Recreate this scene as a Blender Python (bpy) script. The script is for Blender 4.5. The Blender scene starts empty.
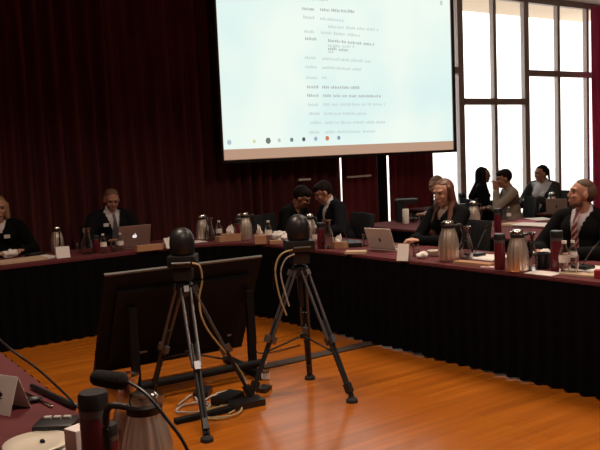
import bpy, bmesh, math, random
from mathutils import Vector, Matrix, noise
random.seed(7)
SC = bpy.context.scene
COL = SC.collection
R = math.radians
PI = math.pi

# ------------------------------------------------------------------ camera
CAMZ = 1.58
FPX = 770.0
HEAD = R(34.3); PITCH = math.atan(73/770); ROLL = R(2.46)
Fh = Vector((math.sin(HEAD), math.cos(HEAD), 0)); R0 = Vector((math.cos(HEAD), -math.sin(HEAD), 0))
FWD = (Fh*math.cos(PITCH) - Vector((0, 0, 1))*math.sin(PITCH)).normalized()
U0 = R0.cross(FWD).normalized()
CR = R0*math.cos(ROLL) - U0*math.sin(ROLL)
CU = R0*math.sin(ROLL) + U0*math.cos(ROLL)
cam = bpy.data.cameras.new('camera'); camo = bpy.data.objects.new('camera', cam); COL.objects.link(camo)
m = Matrix((CR, CU, -FWD)).transposed().to_4x4(); m.translation = (0, 0, CAMZ)
camo.matrix_world = m
cam.sensor_width = 36; cam.lens = 36*FPX/600; cam.clip_start = .05; cam.clip_end = 200
SC.camera = camo

def at(px, py, z=0.72):
    """where the sight line through a pixel of the photograph meets the level z"""
    d = FWD*FPX + CR*(px-300) - CU*(py-225)
    t = (z-CAMZ)/d.z
    return Vector((d.x*t, d.y*t, z))

# ------------------------------------------------------------------ world and light
W = bpy.data.worlds.new('world'); SC.world = W; W.use_nodes = True
nt = W.node_tree; bg = nt.nodes['Background']
tc = nt.nodes.new('ShaderNodeTexCoord'); sx = nt.nodes.new('ShaderNodeSeparateXYZ'); cr = nt.nodes.new('ShaderNodeValToRGB')
nt.links.new(tc.outputs['Generated'], sx.inputs[0]); nt.links.new(sx.outputs['Z'], cr.inputs[0])
cr.color_ramp.elements[0].position = 0; cr.color_ramp.elements[0].color = (1, .97, .9, 1)
cr.color_ramp.elements[1].position = .5; cr.color_ramp.elements[1].color = (.93, .96, 1, 1)
nt.links.new(cr.outputs[0], bg.inputs[0]); bg.inputs[1].default_value = 2.6

def area(name, loc, rot, sx_, sy_, e, col=(1, 1, 1), portal=False, spread=180):
    l = bpy.data.lights.new(name, 'AREA'); l.shape = 'RECTANGLE'; l.size = sx_; l.size_y = sy_; l.energy = e; l.color = col
    l.spread = R(spread)
    o = bpy.data.objects.new(name, l); COL.objects.link(o); o.location = loc; o.rotation_euler = rot
    if portal: l.cycles.is_portal = True
    return o
area('window_portal', (9.7, 8.62, 2.0), (R(-90), 0, 0), 6.8, 4.0, 1, portal=True)
for lx, ly in ((1.6, 1.5), (5.2, 1.5), (1.6, 4.6), (5.2, 4.6)):
    area('ceiling_fill_light', (lx, ly, 3.93), (0, 0, 0), 1.2, .6, 50, (1, .79, .62), spread=130)  # unseen warm lamps under the ceiling, added to brighten the room
SC.view_settings.view_transform = 'Standard'; SC.view_settings.look = 'None'
SC.view_settings.exposure = 0; SC.view_settings.gamma = 1; SC.view_settings.use_curve_mapping = False

# ------------------------------------------------------------------ materials
MATS = {}
def mat(name, col, rough=.6, metal=0, spec=.5, bump=0, bscale=60, var=0, vscale=8, trans=0, coat=0, sheen=0):
    if name in MATS: return MATS[name]
    M = bpy.data.materials.new(name); M.use_nodes = True; N = M.node_tree.nodes; L = M.node_tree.links
    b = N['Principled BSDF']
    b.inputs['Base Color'].default_value = (*col, 1); b.inputs['Roughness'].default_value = rough
    b.inputs['Metallic'].default_value = metal; b.inputs['Specular IOR Level'].default_value = spec
    b.inputs['Transmission Weight'].default_value = trans; b.inputs['Coat Weight'].default_value = coat
    b.inputs['Sheen Weight'].default_value = sheen
    co = N.new('ShaderNodeTexCoord')
    if var:
        n = N.new('ShaderNodeTexNoise'); n.inputs['Scale'].default_value = vscale; n.inputs['Detail'].default_value = 4
        L.new(co.outputs['Object'], n.inputs['Vector'])
        mx = N.new('ShaderNodeMix'); mx.data_type = 'RGBA'
        mx.inputs[6].default_value = (*[c*(1-var) for c in col], 1); mx.inputs[7].default_value = (*[min(1, c*(1+var)) for c in col], 1)
        L.new(n.outputs[0], mx.inputs[0]); L.new(mx.outputs[2], b.inputs['Base Color'])
    if bump:
        n = N.new('ShaderNodeTexNoise'); n.inputs['Scale'].default_value = bscale; n.inputs['Detail'].default_value = 3
        L.new(co.outputs['Object'], n.inputs['Vector'])
        bp = N.new('ShaderNodeBump'); bp.inputs['Strength'].default_value = bump; bp.inputs['Distance'].default_value = .01
        L.new(n.outputs[0], bp.inputs['Height']); L.new(bp.outputs[0], b.inputs['Normal'])
    MATS[name] = M; return M

def emit(name, col, s=1):
    M = bpy.data.materials.new(name); M.use_nodes = True; N = M.node_tree.nodes; L = M.node_tree.links
    N.remove(N['Principled BSDF']); e = N.new('ShaderNodeEmission'); e.inputs[0].default_value = (*col, 1); e.inputs[1].default_value = s
    L.new(e.outputs[0], N['Material Output'].inputs[0]); MATS[name] = M; return M

def glassy(name, tint=(.95, .97, .97), gloss=.12):
    """thin clear sheet: lets light straight through with a weak mirror"""
    M = bpy.data.materials.new(name); M.use_nodes = True; N = M.node_tree.nodes; L = M.node_tree.links
    N.remove(N['Principled BSDF'])
    t = N.new('ShaderNodeBsdfTransparent'); t.inputs[0].default_value = (*tint, 1)
    g = N.new('ShaderNodeBsdfGlossy'); g.inputs['Roughness'].default_value = .06
    f = N.new('ShaderNodeLayerWeight'); f.inputs[0].default_value = gloss
    mx = N.new('ShaderNodeMixShader'); L.new(f.outputs['Facing'], mx.inputs[0]); L.new(t.outputs[0], mx.inputs[1]); L.new(g.outputs[0], mx.inputs[2])
    L.new(mx.outputs[0], N['Material Output'].inputs[0]); MATS[name] = M; return M

def curtain_mat(name, col, tl):
    M = bpy.data.materials.new(name); M.use_nodes = True; N = M.node_tree.nodes; L = M.node_tree.links
    N.remove(N['Principled BSDF'])
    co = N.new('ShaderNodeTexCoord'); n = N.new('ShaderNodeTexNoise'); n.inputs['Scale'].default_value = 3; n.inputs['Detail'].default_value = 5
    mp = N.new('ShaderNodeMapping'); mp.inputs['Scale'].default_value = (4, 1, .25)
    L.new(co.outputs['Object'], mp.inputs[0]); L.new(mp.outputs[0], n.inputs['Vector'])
    mx = N.new('ShaderNodeMix'); mx.data_type = 'RGBA'; mx.inputs[6].default_value = (*[c*.4 for c in col], 1); mx.inputs[7].default_value = (*[c*1.8 for c in col], 1)  # darker and brighter streaks painted in to strengthen the fold shading
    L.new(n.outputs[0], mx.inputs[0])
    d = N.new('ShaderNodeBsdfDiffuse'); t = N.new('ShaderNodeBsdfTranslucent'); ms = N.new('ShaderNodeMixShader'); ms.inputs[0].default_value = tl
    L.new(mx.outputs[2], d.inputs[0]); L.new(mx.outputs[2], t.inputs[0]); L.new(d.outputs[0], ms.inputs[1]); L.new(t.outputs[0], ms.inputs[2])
    L.new(ms.outputs[0], N['Material Output'].inputs[0]); MATS[name] = M; return M

BLACK = mat('black_plastic', (.012, .012, .013), .38)
BLACKM = mat('black_matte', (.005, .005, .0055), .8, spec=.25)
STEEL = mat('brushed_steel', (.90, .83, .74), .33, .92, bump=.04, bscale=200)
CHROME = mat('chrome', (.75, .72, .68), .15, 1)
GREYM = mat('grey_metal', (.16, .16, .165), .4, .8)
WHITEP = mat('white_card', (.78, .74, .70), .7, var=.04)
TISSUE = mat('tissue_paper', (.82, .78, .74), .9)
CARDB = mat('brown_cardboard', (.40, .22, .12), .8, var=.15)
TAN = mat('tan_paper', (.55, .40, .27), .8, var=.1)
BURG = mat('burgundy_cloth', (.105, .011, .014), .8, bump=.15, bscale=250, var=.15, vscale=5)
BURGP = mat('burgundy_plastic', (.10, .008, .016), .3, coat=.3)
SKIRT = mat('black_skirt_cloth', (.0022, .0022, .0026), .98, spec=.08)
GLASS = glassy('clear_glass', (.95, .94, .93), .45)
PLAST = glassy('clear_plastic', (.92, .91, .90), .5)
WATER = glassy('water', (.93, .93, .93), .3)
PANE = glassy('window_glass', (.97, .98, .98), .05)
SILVER = mat('silver_laptop', (.50, .45, .43), .38, .7)
KEYS = mat('keyboard_black', (.03, .03, .03), .6)
RUBBER = mat('rubber', (.015, .015, .015), .9)
FOAM = mat('foam', (.008, .008, .008), 1, bump=.5, bscale=300)
FRAMEM = mat('window_frame_metal', (.36, .31, .29), .5, .2)  # tone lifted to imitate window bloom washing over the frames
CERAMIC = mat('cream_ceramic', (.72, .66, .55), .3, coat=.4)
BLUE = mat('blue_label', (.10, .18, .40), .5)
YELC = mat('yellow_cable', (.42, .33, .16), .5)
WHC = mat('white_cable', (.45, .42, .38), .5)

# ------------------------------------------------------------------ mesh helpers
def frame_to(p0, p1):
    d = (Vector(p1)-Vector(p0)); L = d.length
    q = d.to_track_quat('Z', 'Y') if L > 1e-9 else Matrix.Identity(3).to_quaternion()
    return Matrix.Translation(Vector(p0)) @ q.to_matrix().to_4x4(), L

class MB:
    def __init__(s): s.bm = bmesh.new()
    def box(s, c, d, rot=(0, 0, 0), bev=0, M=None):
        T = Matrix.Translation(Vector(c))
        for a, ax in zip(rot, 'XYZ'):
            if a: T = T @ Matrix.Rotation(a, 4, ax)
        T = T @ Matrix.Diagonal((d[0], d[1], d[2], 1))
        if M is not None: T = M @ T
        t = bmesh.new(); bmesh.ops.create_cube(t, size=1, matrix=T)
        if bev: bmesh.ops.bevel(t, geom=t.edges[:], offset=bev, segments=2, affect='EDGES', profile=.7)
        s._add(t); return s
    def _add(s, t):
        me = bpy.data.meshes.new('t'); t.to_mesh(me); t.free(); s.bm.from_mesh(me); bpy.data.meshes.remove(me)
    def ring(s, pts): return [s.bm.verts.new(p) for p in pts]
    def lathe(s, prof, n=20, M=None, flute=0, nf=0):
        M = M or Matrix.Identity(4); rs = []
        for r, z in prof:
            if r < 1e-6: rs.append([s.bm.verts.new(M @ Vector((0, 0, z)))])
            else:
                rs.append([s.bm.verts.new(M @ Vector(((r*(1+(flute*math.cos(nf*2*PI*k/n) if flute else 0)))*math.cos(2*PI*k/n), (r*(1+(flute*math.cos(nf*2*PI*k/n) if flute else 0)))*math.sin(2*PI*k/n), z))) for k in range(n)])
        for a, b in zip(rs, rs[1:]):
            for k in range(n):
                k2 = (k+1) % n
                if len(a) == 1 and len(b) == 1: continue
                if len(a) == 1: s.bm.faces.new((a[0], b[k2], b[k]))
                elif len(b) == 1: s.bm.faces.new((a[k], a[k2], b[0]))
                else: s.bm.faces.new((a[k], a[k2], b[k2], b[k]))
        return s
    def cyl(s, p0, p1, r, r2=None, n=14):
        M, L = frame_to(p0, p1); r2 = r if r2 is None else r2
        return s.lathe([(0, 0), (r, 0), (r2, L), (0, L)], n, M)
    def cap(s, p0, r0, p1, r1, n=14):
        M, L = frame_to(p0, p1); pr = [(0, -r0)]
        for k in range(1, 5): a = -PI/2+k*PI/8; pr.append((r0*math.cos(a), r0*math.sin(a)))
        for k in range(0, 4): a = k*PI/8; pr.append((r1*math.cos(a), L+r1*math.sin(a)))
        pr.append((0, L+r1)); return s.lathe(pr, n, M)
    def ell(s, c, r, rot=(0, 0, 0), n=20, m=12):
        T = Matrix.Translation(Vector(c))
        for a, ax in zip(rot, 'XYZ'):
            if a: T = T @ Matrix.Rotation(a, 4, ax)
        T = T @ Matrix.Diagonal((*r, 1))
        pr = [(0, -1)]+[(math.cos(-PI/2+PI*k/m), math.sin(-PI/2+PI*k/m)) for k in range(1, m)]+[(0, 1)]
        return s.lathe(pr, n, T)
    def tube(s, pts, r, n=8, smooth=4):
        P = [Vector(p) for p in pts]
        if smooth and len(P) > 2:
            Q = []
            for i in range(len(P)-1):
                p0 = P[max(i-1, 0)]; p1 = P[i]; p2 = P[i+1]; p3 = P[min(i+2, len(P)-1)]
                for k in range(smooth):
                    t = k/smooth
                    Q.append(.5*((2*p1)+(-p0+p2)*t+(2*p0-5*p1+4*p2-p3)*t*t+(-p0+3*p1-3*p2+p3)*t**3))
            Q.append(P[-1]); P = Q
        rs = []; up = Vector((0, 0, 1))
        for i, p in enumerate(P):
            d = (P[min(i+1, len(P)-1)]-P[max(i-1, 0)]).normalized()
            a = d.cross(up)
            if a.length < .05: a = d.cross(Vector((1, 0, 0)))
            a.normalize(); b = d.cross(a)
            rr = r(i/(len(P)-1)) if callable(r) else r
            rs.append([s.bm.verts.new(p+a*math.cos(2*PI*k/n)*rr+b*math.sin(2*PI*k/n)*rr) for k in range(n)])
        for a, b in zip(rs, rs[1:]):
            for k in range(n): s.bm.faces.new((a[k], a[(k+1) % n], b[(k+1) % n], b[k]))
        s.bm.faces.new(rs[0]); s.bm.faces.new(list(reversed(rs[-1])))
        return s
    def prism(s, pts, z0, z1, M=None):
        M = M or Matrix.Identity(4)
        a = [s.bm.verts.new(M @ Vector((p[0], p[1], z0))) for p in pts]; b = [s.bm.verts.new(M @ Vector((p[0], p[1], z1))) for p in pts]
        n = len(pts); s.bm.faces.new(list(reversed(a))); s.bm.faces.new(b)
        for k in range(n): s.bm.faces.new((a[k], a[(k+1) % n], b[(k+1) % n], b[k]))
        return s
    def build(s, name, m_, parent=None, smooth=False, M=None):
        bmesh.ops.recalc_face_normals(s.bm, faces=s.bm.faces[:])
        if M is not None: bmesh.ops.transform(s.bm, matrix=M, verts=s.bm.verts[:])
        me = bpy.data.meshes.new(name); s.bm.to_mesh(me); s.bm.free()
        if smooth:
            for p in me.polygons: p.use_smooth = True
            if smooth != 'all':
                try: me.set_sharp_from_angle(angle=R(40))
                except Exception: pass
        o = bpy.data.objects.new(name, me); COL.objects.link(o)
        if m_ is not None: me.materials.append(m_)
        if parent is not None: o.parent = parent
        return o

def tag(o, label=None, cat=None, group=None, kind=None):
    if label: o['label'] = label
    if cat: o['category'] = cat
    if group: o['group'] = group
    if kind: o['kind'] = kind
    return o
def thing(name, label, cat, loc=(0, 0, 0), rz=0, group=None):
    o = bpy.data.objects.new(name, None); COL.objects.link(o); o.location = loc; o.rotation_euler = (0, 0, rz); o.empty_display_size = .05
    return tag(o, label, cat, group)
def dup(root, loc, rz, label, group=None):
    def cp(o, par):
        c = o.copy(); COL.objects.link(c)
        if par is not None: c.parent = par
        for ch in kids.get(o.name, []): cp(ch, c)
        return c
    kids = {}
    for o in list(COL.objects):
        if o.parent is not None: kids.setdefault(o.parent.name, []).append(o)
    c = cp(root, None); c.location = loc; c.rotation_euler = (0, 0, rz); c['label'] = label
    if group: c['group'] = group
    return c
def struct(o): o['kind'] = 'structure'; return o

# ------------------------------------------------------------------ room
X0, X1, Y0, YW, H = -3.0, 14.0, -3.0, 8.6, 4.0
def floor_mat():
    M = bpy.data.materials.new('wood_floor'); M.use_nodes = True; N = M.node_tree.nodes; L = M.node_tree.links; b = N['Principled BSDF']
    co = N.new('ShaderNodeTexCoord')
    br = N.new('ShaderNodeTexBrick'); br.inputs['Scale'].default_value = 1; br.inputs['Brick Width'].default_value = 1.1; br.inputs['Row Height'].default_value = .057
    br.inputs['Mortar Size'].default_value = .0012; br.inputs['Color1'].default_value = (.43, .118, .008, 1); br.inputs['Color2'].default_value = (.50, .148, .012, 1); br.inputs['Mortar'].default_value = (.30, .08, .01, 1)
    br.inputs['Bias'].default_value = 0
    L.new(co.outputs['Object'], br.inputs['Vector'])
    n = N.new('ShaderNodeTexNoise'); mp = N.new('ShaderNodeMapping'); mp.inputs['Scale'].default_value = (.5, 7, 1); n.inputs['Scale'].default_value = 2; n.inputs['Detail'].default_value = 5
    L.new(co.outputs['Object'], mp.inputs[0]); L.new(mp.outputs[0], n.inputs['Vector'])
    mx = N.new('ShaderNodeMix'); mx.data_type = 'RGBA'; mx.blend_type = 'MULTIPLY'; mx.inputs[0].default_value = 1
    rp = N.new('ShaderNodeValToRGB'); rp.color_ramp.elements[0].color = (.72, .70, .68, 1); rp.color_ramp.elements[1].color = (1.1, 1.1, 1.1, 1); rp.color_ramp.elements[0].position = .3; rp.color_ramp.elements[1].position = .7
    L.new(n.outputs[0], rp.inputs[0]); L.new(br.outputs[0], mx.inputs[6]); L.new(rp.outputs[0], mx.inputs[7]); L.new(mx.outputs[2], b.inputs['Base Color'])
    b.inputs['Roughness'].default_value = .27; b.inputs['Specular IOR Level'].default_value = .5
    b.inputs['Coat Weight'].default_value = .5; b.inputs['Coat Roughness'].default_value = .16
    n2 = N.new('ShaderNodeTexNoise'); n2.inputs['Scale'].default_value = 1.3; L.new(co.outputs['Object'], n2.inputs['Vector'])
    mr = N.new('ShaderNodeMapRange'); mr.inputs[3].default_value = .2; mr.inputs[4].default_value = .36; L.new(n2.outputs[0], mr.inputs[0]); L.new(mr.outputs[0], b.inputs['Roughness'])
    return M
WALLM = mat('dark_wall_paint', (.055, .040, .035), .9, var=.1)
CEILM = mat('ceiling_paint', (.50, .46, .42), .9, var=.05)
SIDEM = mat('side_wall_paint', (.62, .53, .45), .9, var=.1)
struct(MB().box(((X0+X1)/2, (Y0+YW)/2+.1, -.05), (X1-X0+.4, YW-Y0+.6, .1)).build('floor', floor_mat()))
struct(MB().box(((X0+X1)/2, (Y0+YW)/2, H+.05), (X1-X0+.4, YW-Y0+.5, .1)).build('ceiling', CEILM))
struct(MB().box((X0-.05, (Y0+YW)/2, H/2), (.1, YW-Y0+.3, H)).build('wall_left', SIDEM))
struct(MB().box((X1+.05, (Y0+YW)/2, H/2), (.1, YW-Y0+.3, H)).build('wall_right', SIDEM))
struct(MB().box(((X0+X1)/2, Y0-.05, H/2), (X1-X0+.2, .1, H)).build('wall_front', SIDEM))
XS = 6.53
struct(MB().box(((X0+XS)/2, YW+.1, H/2), (XS-X0, .2, H)).build('wall_back', WALLM))
def wx(px, y=YW):  # wall position under a pixel column, read at eye height
    d = FWD*FPX + CR*(px-300) - CU*(150-225)
    return y*d.x/d.y
def ray(px, py, Z):  # point on the sight line at distance Z ahead of the camera
    d = FWD*FPX + CR*(px-300) - CU*(py-225); k = Z/(d.x*Fh.x+d.y*Fh.y)
    return Vector((d.x*k, d.y*k, CAMZ+d.z*k))
# window wall: posts, transoms and panes, floor to ceiling
posts = [XS+.035, wx(380), wx(432), 9.06, 9.85, 10.63, 11.48, 12.30, 13.2, X1-.05]
wid = {3: .12, 5: .12}
for i, (a, b) in enumerate(zip(posts, posts[1:])):
    f = MB(); wa = wid.get(i, .07)
    f.box((a, YW+.06, H/2), (wa, .08, H-.004))
    if i == len(posts)-2: f.box((b, YW+.06, H/2), (.08, .08, H-.004))
    zt = 2.26 if i in (3, 4) else 2.74
    l, r_ = a+wa/2, b-wid.get(i+1, .075)/2
    for z, hh in ((zt, .10), (H-.05, .10), (.06, .12)):
        f.box(((l+r_)/2, YW+.06, z), (r_-l+.01, .09, hh))
    w = struct(f.build('window_%d' % (i+1), FRAMEM))
    for z0, z1 in ((.1, zt-.04), (zt+.04, H-.09)):
        MB().box(((l+r_)/2, YW+.06, (z0+z1)/2), (r_-l, .008, z1-z0)).build('pane', PANE, w)
# dark structural post beside the bright slit
struct(MB().box(((wx(375, 8.5)+wx(384.5, 8.5))/2, YW-.09, H/2), (wx(384.5, 8.5)-wx(375, 8.5), .10, H-.01)).build('trim_1', BLACKM))
# outside: roof overhang, pale paving
struct(MB().box((9.7, YW+.85, H+.06), (9, 1.25, .1)).build('ceiling_overhang', mat('beige_soffit', (.88, .72, .56), .9)))
struct(MB().box((16, 24, -.35), (60, 29, .1)).build('ground', mat('pale_paving', (.70, .64, .55), .9, var=.1)))

# ------------------------------------------------------------------ curtains (real folds)
CUR_D = curtain_mat('curtain_burgundy', (.095, .028, .028), .03)
CUR_R = curtain_mat('curtain_burgundy_lit_through', (.42, .10, .17), .45)  # brighter, pinker burgundy: window backlight partly put into the colour
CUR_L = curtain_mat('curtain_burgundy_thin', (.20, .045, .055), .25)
def curtain(xa, xb, y, z0, z1, label, m_, pitch=.17, amp=.085, seed=1):
    rnd = random.Random(seed); bm = bmesh.new(); n = int((xb-xa)/pitch*8); rows = 10
    ph = rnd.random()*9; vs = []
    for j in range(rows+1):
        z = z0+(z1-z0)*j/rows; row = []
        for i in range(n+1):
            x = xa+(xb-xa)*i/n
            w = noise.noise(Vector((x*1.1, seed*3.1, z*.12)))
            a = amp*(.45+.9*abs(noise.noise(Vector((x*.9+5, seed, z*.1)))))
            yy = y+a*math.sin(2*PI*x/pitch+ph+w*5)+.02*noise.noise(Vector((x*4, z*.5, seed)))
            row.append(bm.verts.new((x, yy, z)))
        vs.append(row)
    for j in range(rows):
        for i in range(n): bm.faces.new((vs[j][i], vs[j][i+1], vs[j+1][i+1], vs[j+1][i]))
    me = bpy.data.meshes.new('curtain'); bm.to_mesh(me); bm.free()
    for p in me.polygons: p.use_smooth = True
    o = bpy.data.objects.new('curtain', me); COL.objects.link(o); me.materials.append(m_)
    so = o.modifiers.new('s', 'SOLIDIFY'); so.thickness = .004
    return tag(o, label, 'curtain')
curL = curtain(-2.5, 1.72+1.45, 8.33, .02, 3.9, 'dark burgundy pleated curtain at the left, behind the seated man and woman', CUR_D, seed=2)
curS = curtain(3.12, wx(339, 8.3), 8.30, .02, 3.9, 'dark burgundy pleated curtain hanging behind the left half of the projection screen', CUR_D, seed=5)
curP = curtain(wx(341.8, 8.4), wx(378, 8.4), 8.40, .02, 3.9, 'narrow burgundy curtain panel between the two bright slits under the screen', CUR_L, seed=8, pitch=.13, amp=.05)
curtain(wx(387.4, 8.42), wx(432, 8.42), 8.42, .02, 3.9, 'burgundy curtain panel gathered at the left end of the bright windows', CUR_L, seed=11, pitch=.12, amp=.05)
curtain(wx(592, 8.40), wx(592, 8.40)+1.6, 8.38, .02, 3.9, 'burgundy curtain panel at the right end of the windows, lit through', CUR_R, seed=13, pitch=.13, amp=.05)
# curtain track and the pale rail across the middle
tag(MB().box((3.3, 8.36, 3.94), (11.4, .06, .05)).build('curtain_track', GREYM), 'grey metal curtain track fixed under the ceiling above the burgundy curtains', 'curtain track')
MB().box(((wx(346, 8.34)+wx(370, 8.34))/2, 8.335, 1.21), (wx(370, 8.34)-wx(346, 8.34), .02, .025)).build('rail', TISSUE, curP)
MB().box(((wx(297, 8.24)+wx(309, 8.24))/2, 8.235, 1.22), (wx(309, 8.24)-wx(297, 8.24), .02, .025)).build('rail', TISSUE, curS)

# ------------------------------------------------------------------ projection screen
YS = 8.0
sx0, sx1 = 4.405, 8.24
zb, zt = 1.51, 3.72
scr = thing('projection_screen', 'large white projection screen showing a document page, hanging before the curtains', 'screen', ((sx0+sx1)/2, YS, 0))
hw = (sx1-sx0)/2
MB().box((0, .012, (zb+zt)/2), (2*hw, .01, zt-zb)).build('cloth', mat('screen_cloth', (.62, .45, .35), .9), scr)
fb = MB()
fb.box((0, 0, zb-.012), (2*hw+.05, .035, .035)); fb.box((-hw-.012, 0, (zb+zt)/2), (.03, .03, zt-zb)); fb.box((hw+.012, 0, (zb+zt)/2), (.03, .03, zt-zb))
fb.build('border', BLACK, scr)
MB().box((0, .03, zt+.08), (2*hw+.25, .16, .16), bev=.02).build('case', BLACK, scr)
for s in (-1, 1): MB().cyl((s*hw*.8, .03, zt+.15), (s*hw*.8, .03, H), .012).build('hanger', GREYM, scr)
def screen_mat():
    M = bpy.data.materials.new('projected_page'); M.use_nodes = True; N = M.node_tree.nodes; L = M.node_tree.links
    N.remove(N['Principled BSDF']); e = N.new('ShaderNodeEmission')
    co = N.new('ShaderNodeTexCoord'); n = N.new('ShaderNodeTexNoise'); n.inputs['Scale'].default_value = .7
    r = N.new('ShaderNodeValToRGB'); r.color_ramp.elements[0].color = (.74, .93, .90, 1); r.color_ramp.elements[1].color = (.90, 1, .92, 1)
    r.color_ramp.elements[0].position = .35; r.color_ramp.elements[1].position = .6
    L.new(co.outputs['Object'], n.inputs['Vector']); L.new(n.outputs[0], r.inputs[0]); L.new(r.outputs[0], e.inputs[0]); L.new(e.outputs[0], N['Material Output'].inputs[0])
    e.inputs[1].default_value = .97
    return M
zi = 1.645
pg = MB().box((-.01, -.002, (zi+zt)/2), (2*hw-.05, .004, zt-zi)).build('page_image', screen_mat(), scr)
TXT = emit('projected_text', (.60, .70, .68)); TXT2 = emit('projected_text_bold', (.46, .50, .50))
def sp(px, py):  # point of the screen plane under a pixel, in the screen's own frame
    d = FWD*FPX + CR*(px-300) - CU*(py-225); t = YS/d.y
    return d.x*t-(sx0+sx1)/2, CAMZ+d.z*t
rnd = random.Random(3)
rows = [(302, 320, 11, 354, 13, 1), (303, 320, 20, 343, 22, 0), (327, 328, 28, 378, 31, 0), (304, 321, 34, 360, 37, 0), (305, 328, 42, 374, 46, 1), (328, 328, 47, 354, 48, 0),
        (328, 328, 50, 348, 52, 1), (328, 328, 53, 334, 54, 0), (305, 322, 60, 370, 63, 0), (305, 322, 69, 363, 71, 0), (306, 322, 79, 329, 79, 0), (307, 322, 88.5, 360, 89, 1), (307, 323, 97, 380, 97.5, 1),
        (308, 323, 106, 385, 105.5, 0), (309, 324, 115, 367, 115, 0), (310, 325, 124, 385, 123.5, 0), (309, 325, 133.5, 376, 132.5, 0), (300, 300, -.6, 328, .8, 1), (303, 320, -9, 350, -6, 1), (304, 322, -18, 380, -15, 0)]
for px0, px1, py0, px2, py2, b in rows:
    tgt = MB()
    def word(pa, pb):
        xa, za = sp(pa, py0+(py2-py0)*(pa-px1)/max(1, px2-px1)); xb, zb2 = sp(pb, py0+(py2-py0)*(pb-px1)/max(1, px2-px1))
        x = xa
        while x < xb-.01:   # letter-like strokes
            w = .010+.012*rnd.random(); h = .024+.014*rnd.random()
            tgt.box((x+w/2, -.0055, za+h/2), (w, .002, h)); x += w+.011
    if px0 < px1-2: word(px0, px0+11)
    p = px1
    while p < px2:
        q = min(px2, p+4+rnd.random()*9); word(p, q); p = q+1.4
    tgt.build('text_line', TXT2 if b else TXT, scr)
MB().box((-.01, -.003, (zb+.012+zi)/2), (2*hw-.05, .004, zi-zb-.012)).build('screen_bottom_strip', emit('glowing_tan_strip', (.50, .31, .215)), scr)  # lower screen margin: projector light on it painted as glow
icols = [(229, 4), (254, 3), (268, 5), (279, 3), (291.5, 3.5), (303.5, 3.5), (315.5, 3.5), (327, 4), (338.5, 3.5)]
ic_m = [emit('icon_%d' % i, c) for i, c in enumerate([(.45, .55, .62), (.70, .72, .40), (.18, .20, .18), (.55, .58, .58), (.18, .25, .22), (.12, .10, .14), (.35, .45, .60), (.62, .22, .10), (.30, .33, .45)])]
for (p, w), mm in zip(icols, ic_m):
    x, z = sp(p, 142.5-(p-229)*.042)
    q = MB(); ww = w*.0115
    q.cyl((x, -.004, z), (x, -.008, z), ww*.62, n=16); q.box((x, -.006, z+ww*.2), (ww*.8, .003, ww*.9)); q.build('taskbar_icon', mm, scr)
x, z = sp(441, 3); MB().box((x, -.005, z), (.05, .003, .06)).build('page_corner_mark', TXT, scr)

# ------------------------------------------------------------------ tables
TZ = .72
def pleats(path, z0, z1, name, parent, pitch=.11, amp=.014, seed=0):
    # path: list of (x, y) ; offsets along the left normal
    P = [Vector((p[0], p[1], 0)) for p in path]; bm = bmesh.new(); cols = []; s = 0
    for i in range(len(P)-1):
        a, b = P[i], P[i+1]; L = (b-a).length; n = max(1, int(L/(pitch/7))); d = (b-a)/L; nn = Vector((d.y, -d.x, 0))
        for k in range(n+(i == len(P)-2)):
            q = a+d*(L*k/n); ss = s+L*k/n; col = []
            for j in range(7):
                t = j/6; A = amp*(.35+1.3*t)
                off = A*math.sin(2*PI*ss/pitch+2*noise.noise(Vector((ss*1.3, seed, t*.6))))+.03*t*noise.noise(Vector((ss*1.7, seed+4, t)))
                zz = z1+(z0-z1)*t+(.012*noise.noise(Vector((ss*3, seed, 2))) if j == 6 else 0)
                col.append(bm.verts.new(q+nn*(off+.012)+Vector((0, 0, max(.006, zz)))))
            cols.append(col)
        s += L
    for a, b in zip(cols, cols[1:]):
        for j in range(6): bm.faces.new((a[j], b[j], b[j+1], a[j+1]))
    me = bpy.data.meshes.new(name); bm.to_mesh(me); bm.free()
    for p in me.polygons: p.use_smooth = True
    o = bpy.data.objects.new(name, me); COL.objects.link(o); me.materials.append(SKIRT); o.parent = parent
    return o
def table(name, label, outline, skirt_path, legs, group=None):
    t = thing(name, label, 'table', (0, 0, 0), 0, group)
    tb = MB().prism(outline, TZ-.035, TZ); bmesh.ops.bevel(tb.bm, geom=[e for e in tb.bm.edges if abs(e.verts[0].co.z-TZ) < 1e-4 and abs(e.verts[1].co.z-TZ) < 1e-4], offset=.008, segments=2, affect='EDGES')
    tb.build('tabletop', BURG, t)
    pleats(skirt_path, .015, TZ-.02, 'table_skirt', t, seed=len(label))
    for x, y in legs: MB().cyl((x, y, 0), (x, y, TZ-.036), .016).build('leg', GREYM, t)
    return t
def rect(x0, y0, x1, y1): return [(x0, y0), (x1, y0), (x1, y1), (x0, y1)]
YE = 6.74; D = .76; XI = lambda y: 4.05-.065*(y-2.76)
table('conference_table', 'long burgundy topped table with black skirt along the back curtain at left', rect(-.6, YE, 3.185, YE+D), [(-.6, YE), (3.185, YE)], [(-.5, YE+.1), (-.5, YE+D-.1), (1.4, YE+.1), (1.4, YE+D-.1), (3.1, YE+.1), (3.1, YE+D-.1)])
cx, cy, ri = 3.19, 6.09, .65
arc = lambda r, n=12: [(cx+r*math.cos(PI/2*k/n), cy+r*math.sin(PI/2*k/n)) for k in range(n+1)]
table('corner_table', 'curved burgundy corner table with black skirt joining the two long tables', arc(ri)+list(reversed(arc(ri+D))), list(reversed(arc(ri, 14))), [(cx+.85, cy+.1), (cx+1.3, cy+.1), (cx+.1, cy+.85), (cx+.1, cy+1.3)])
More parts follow.
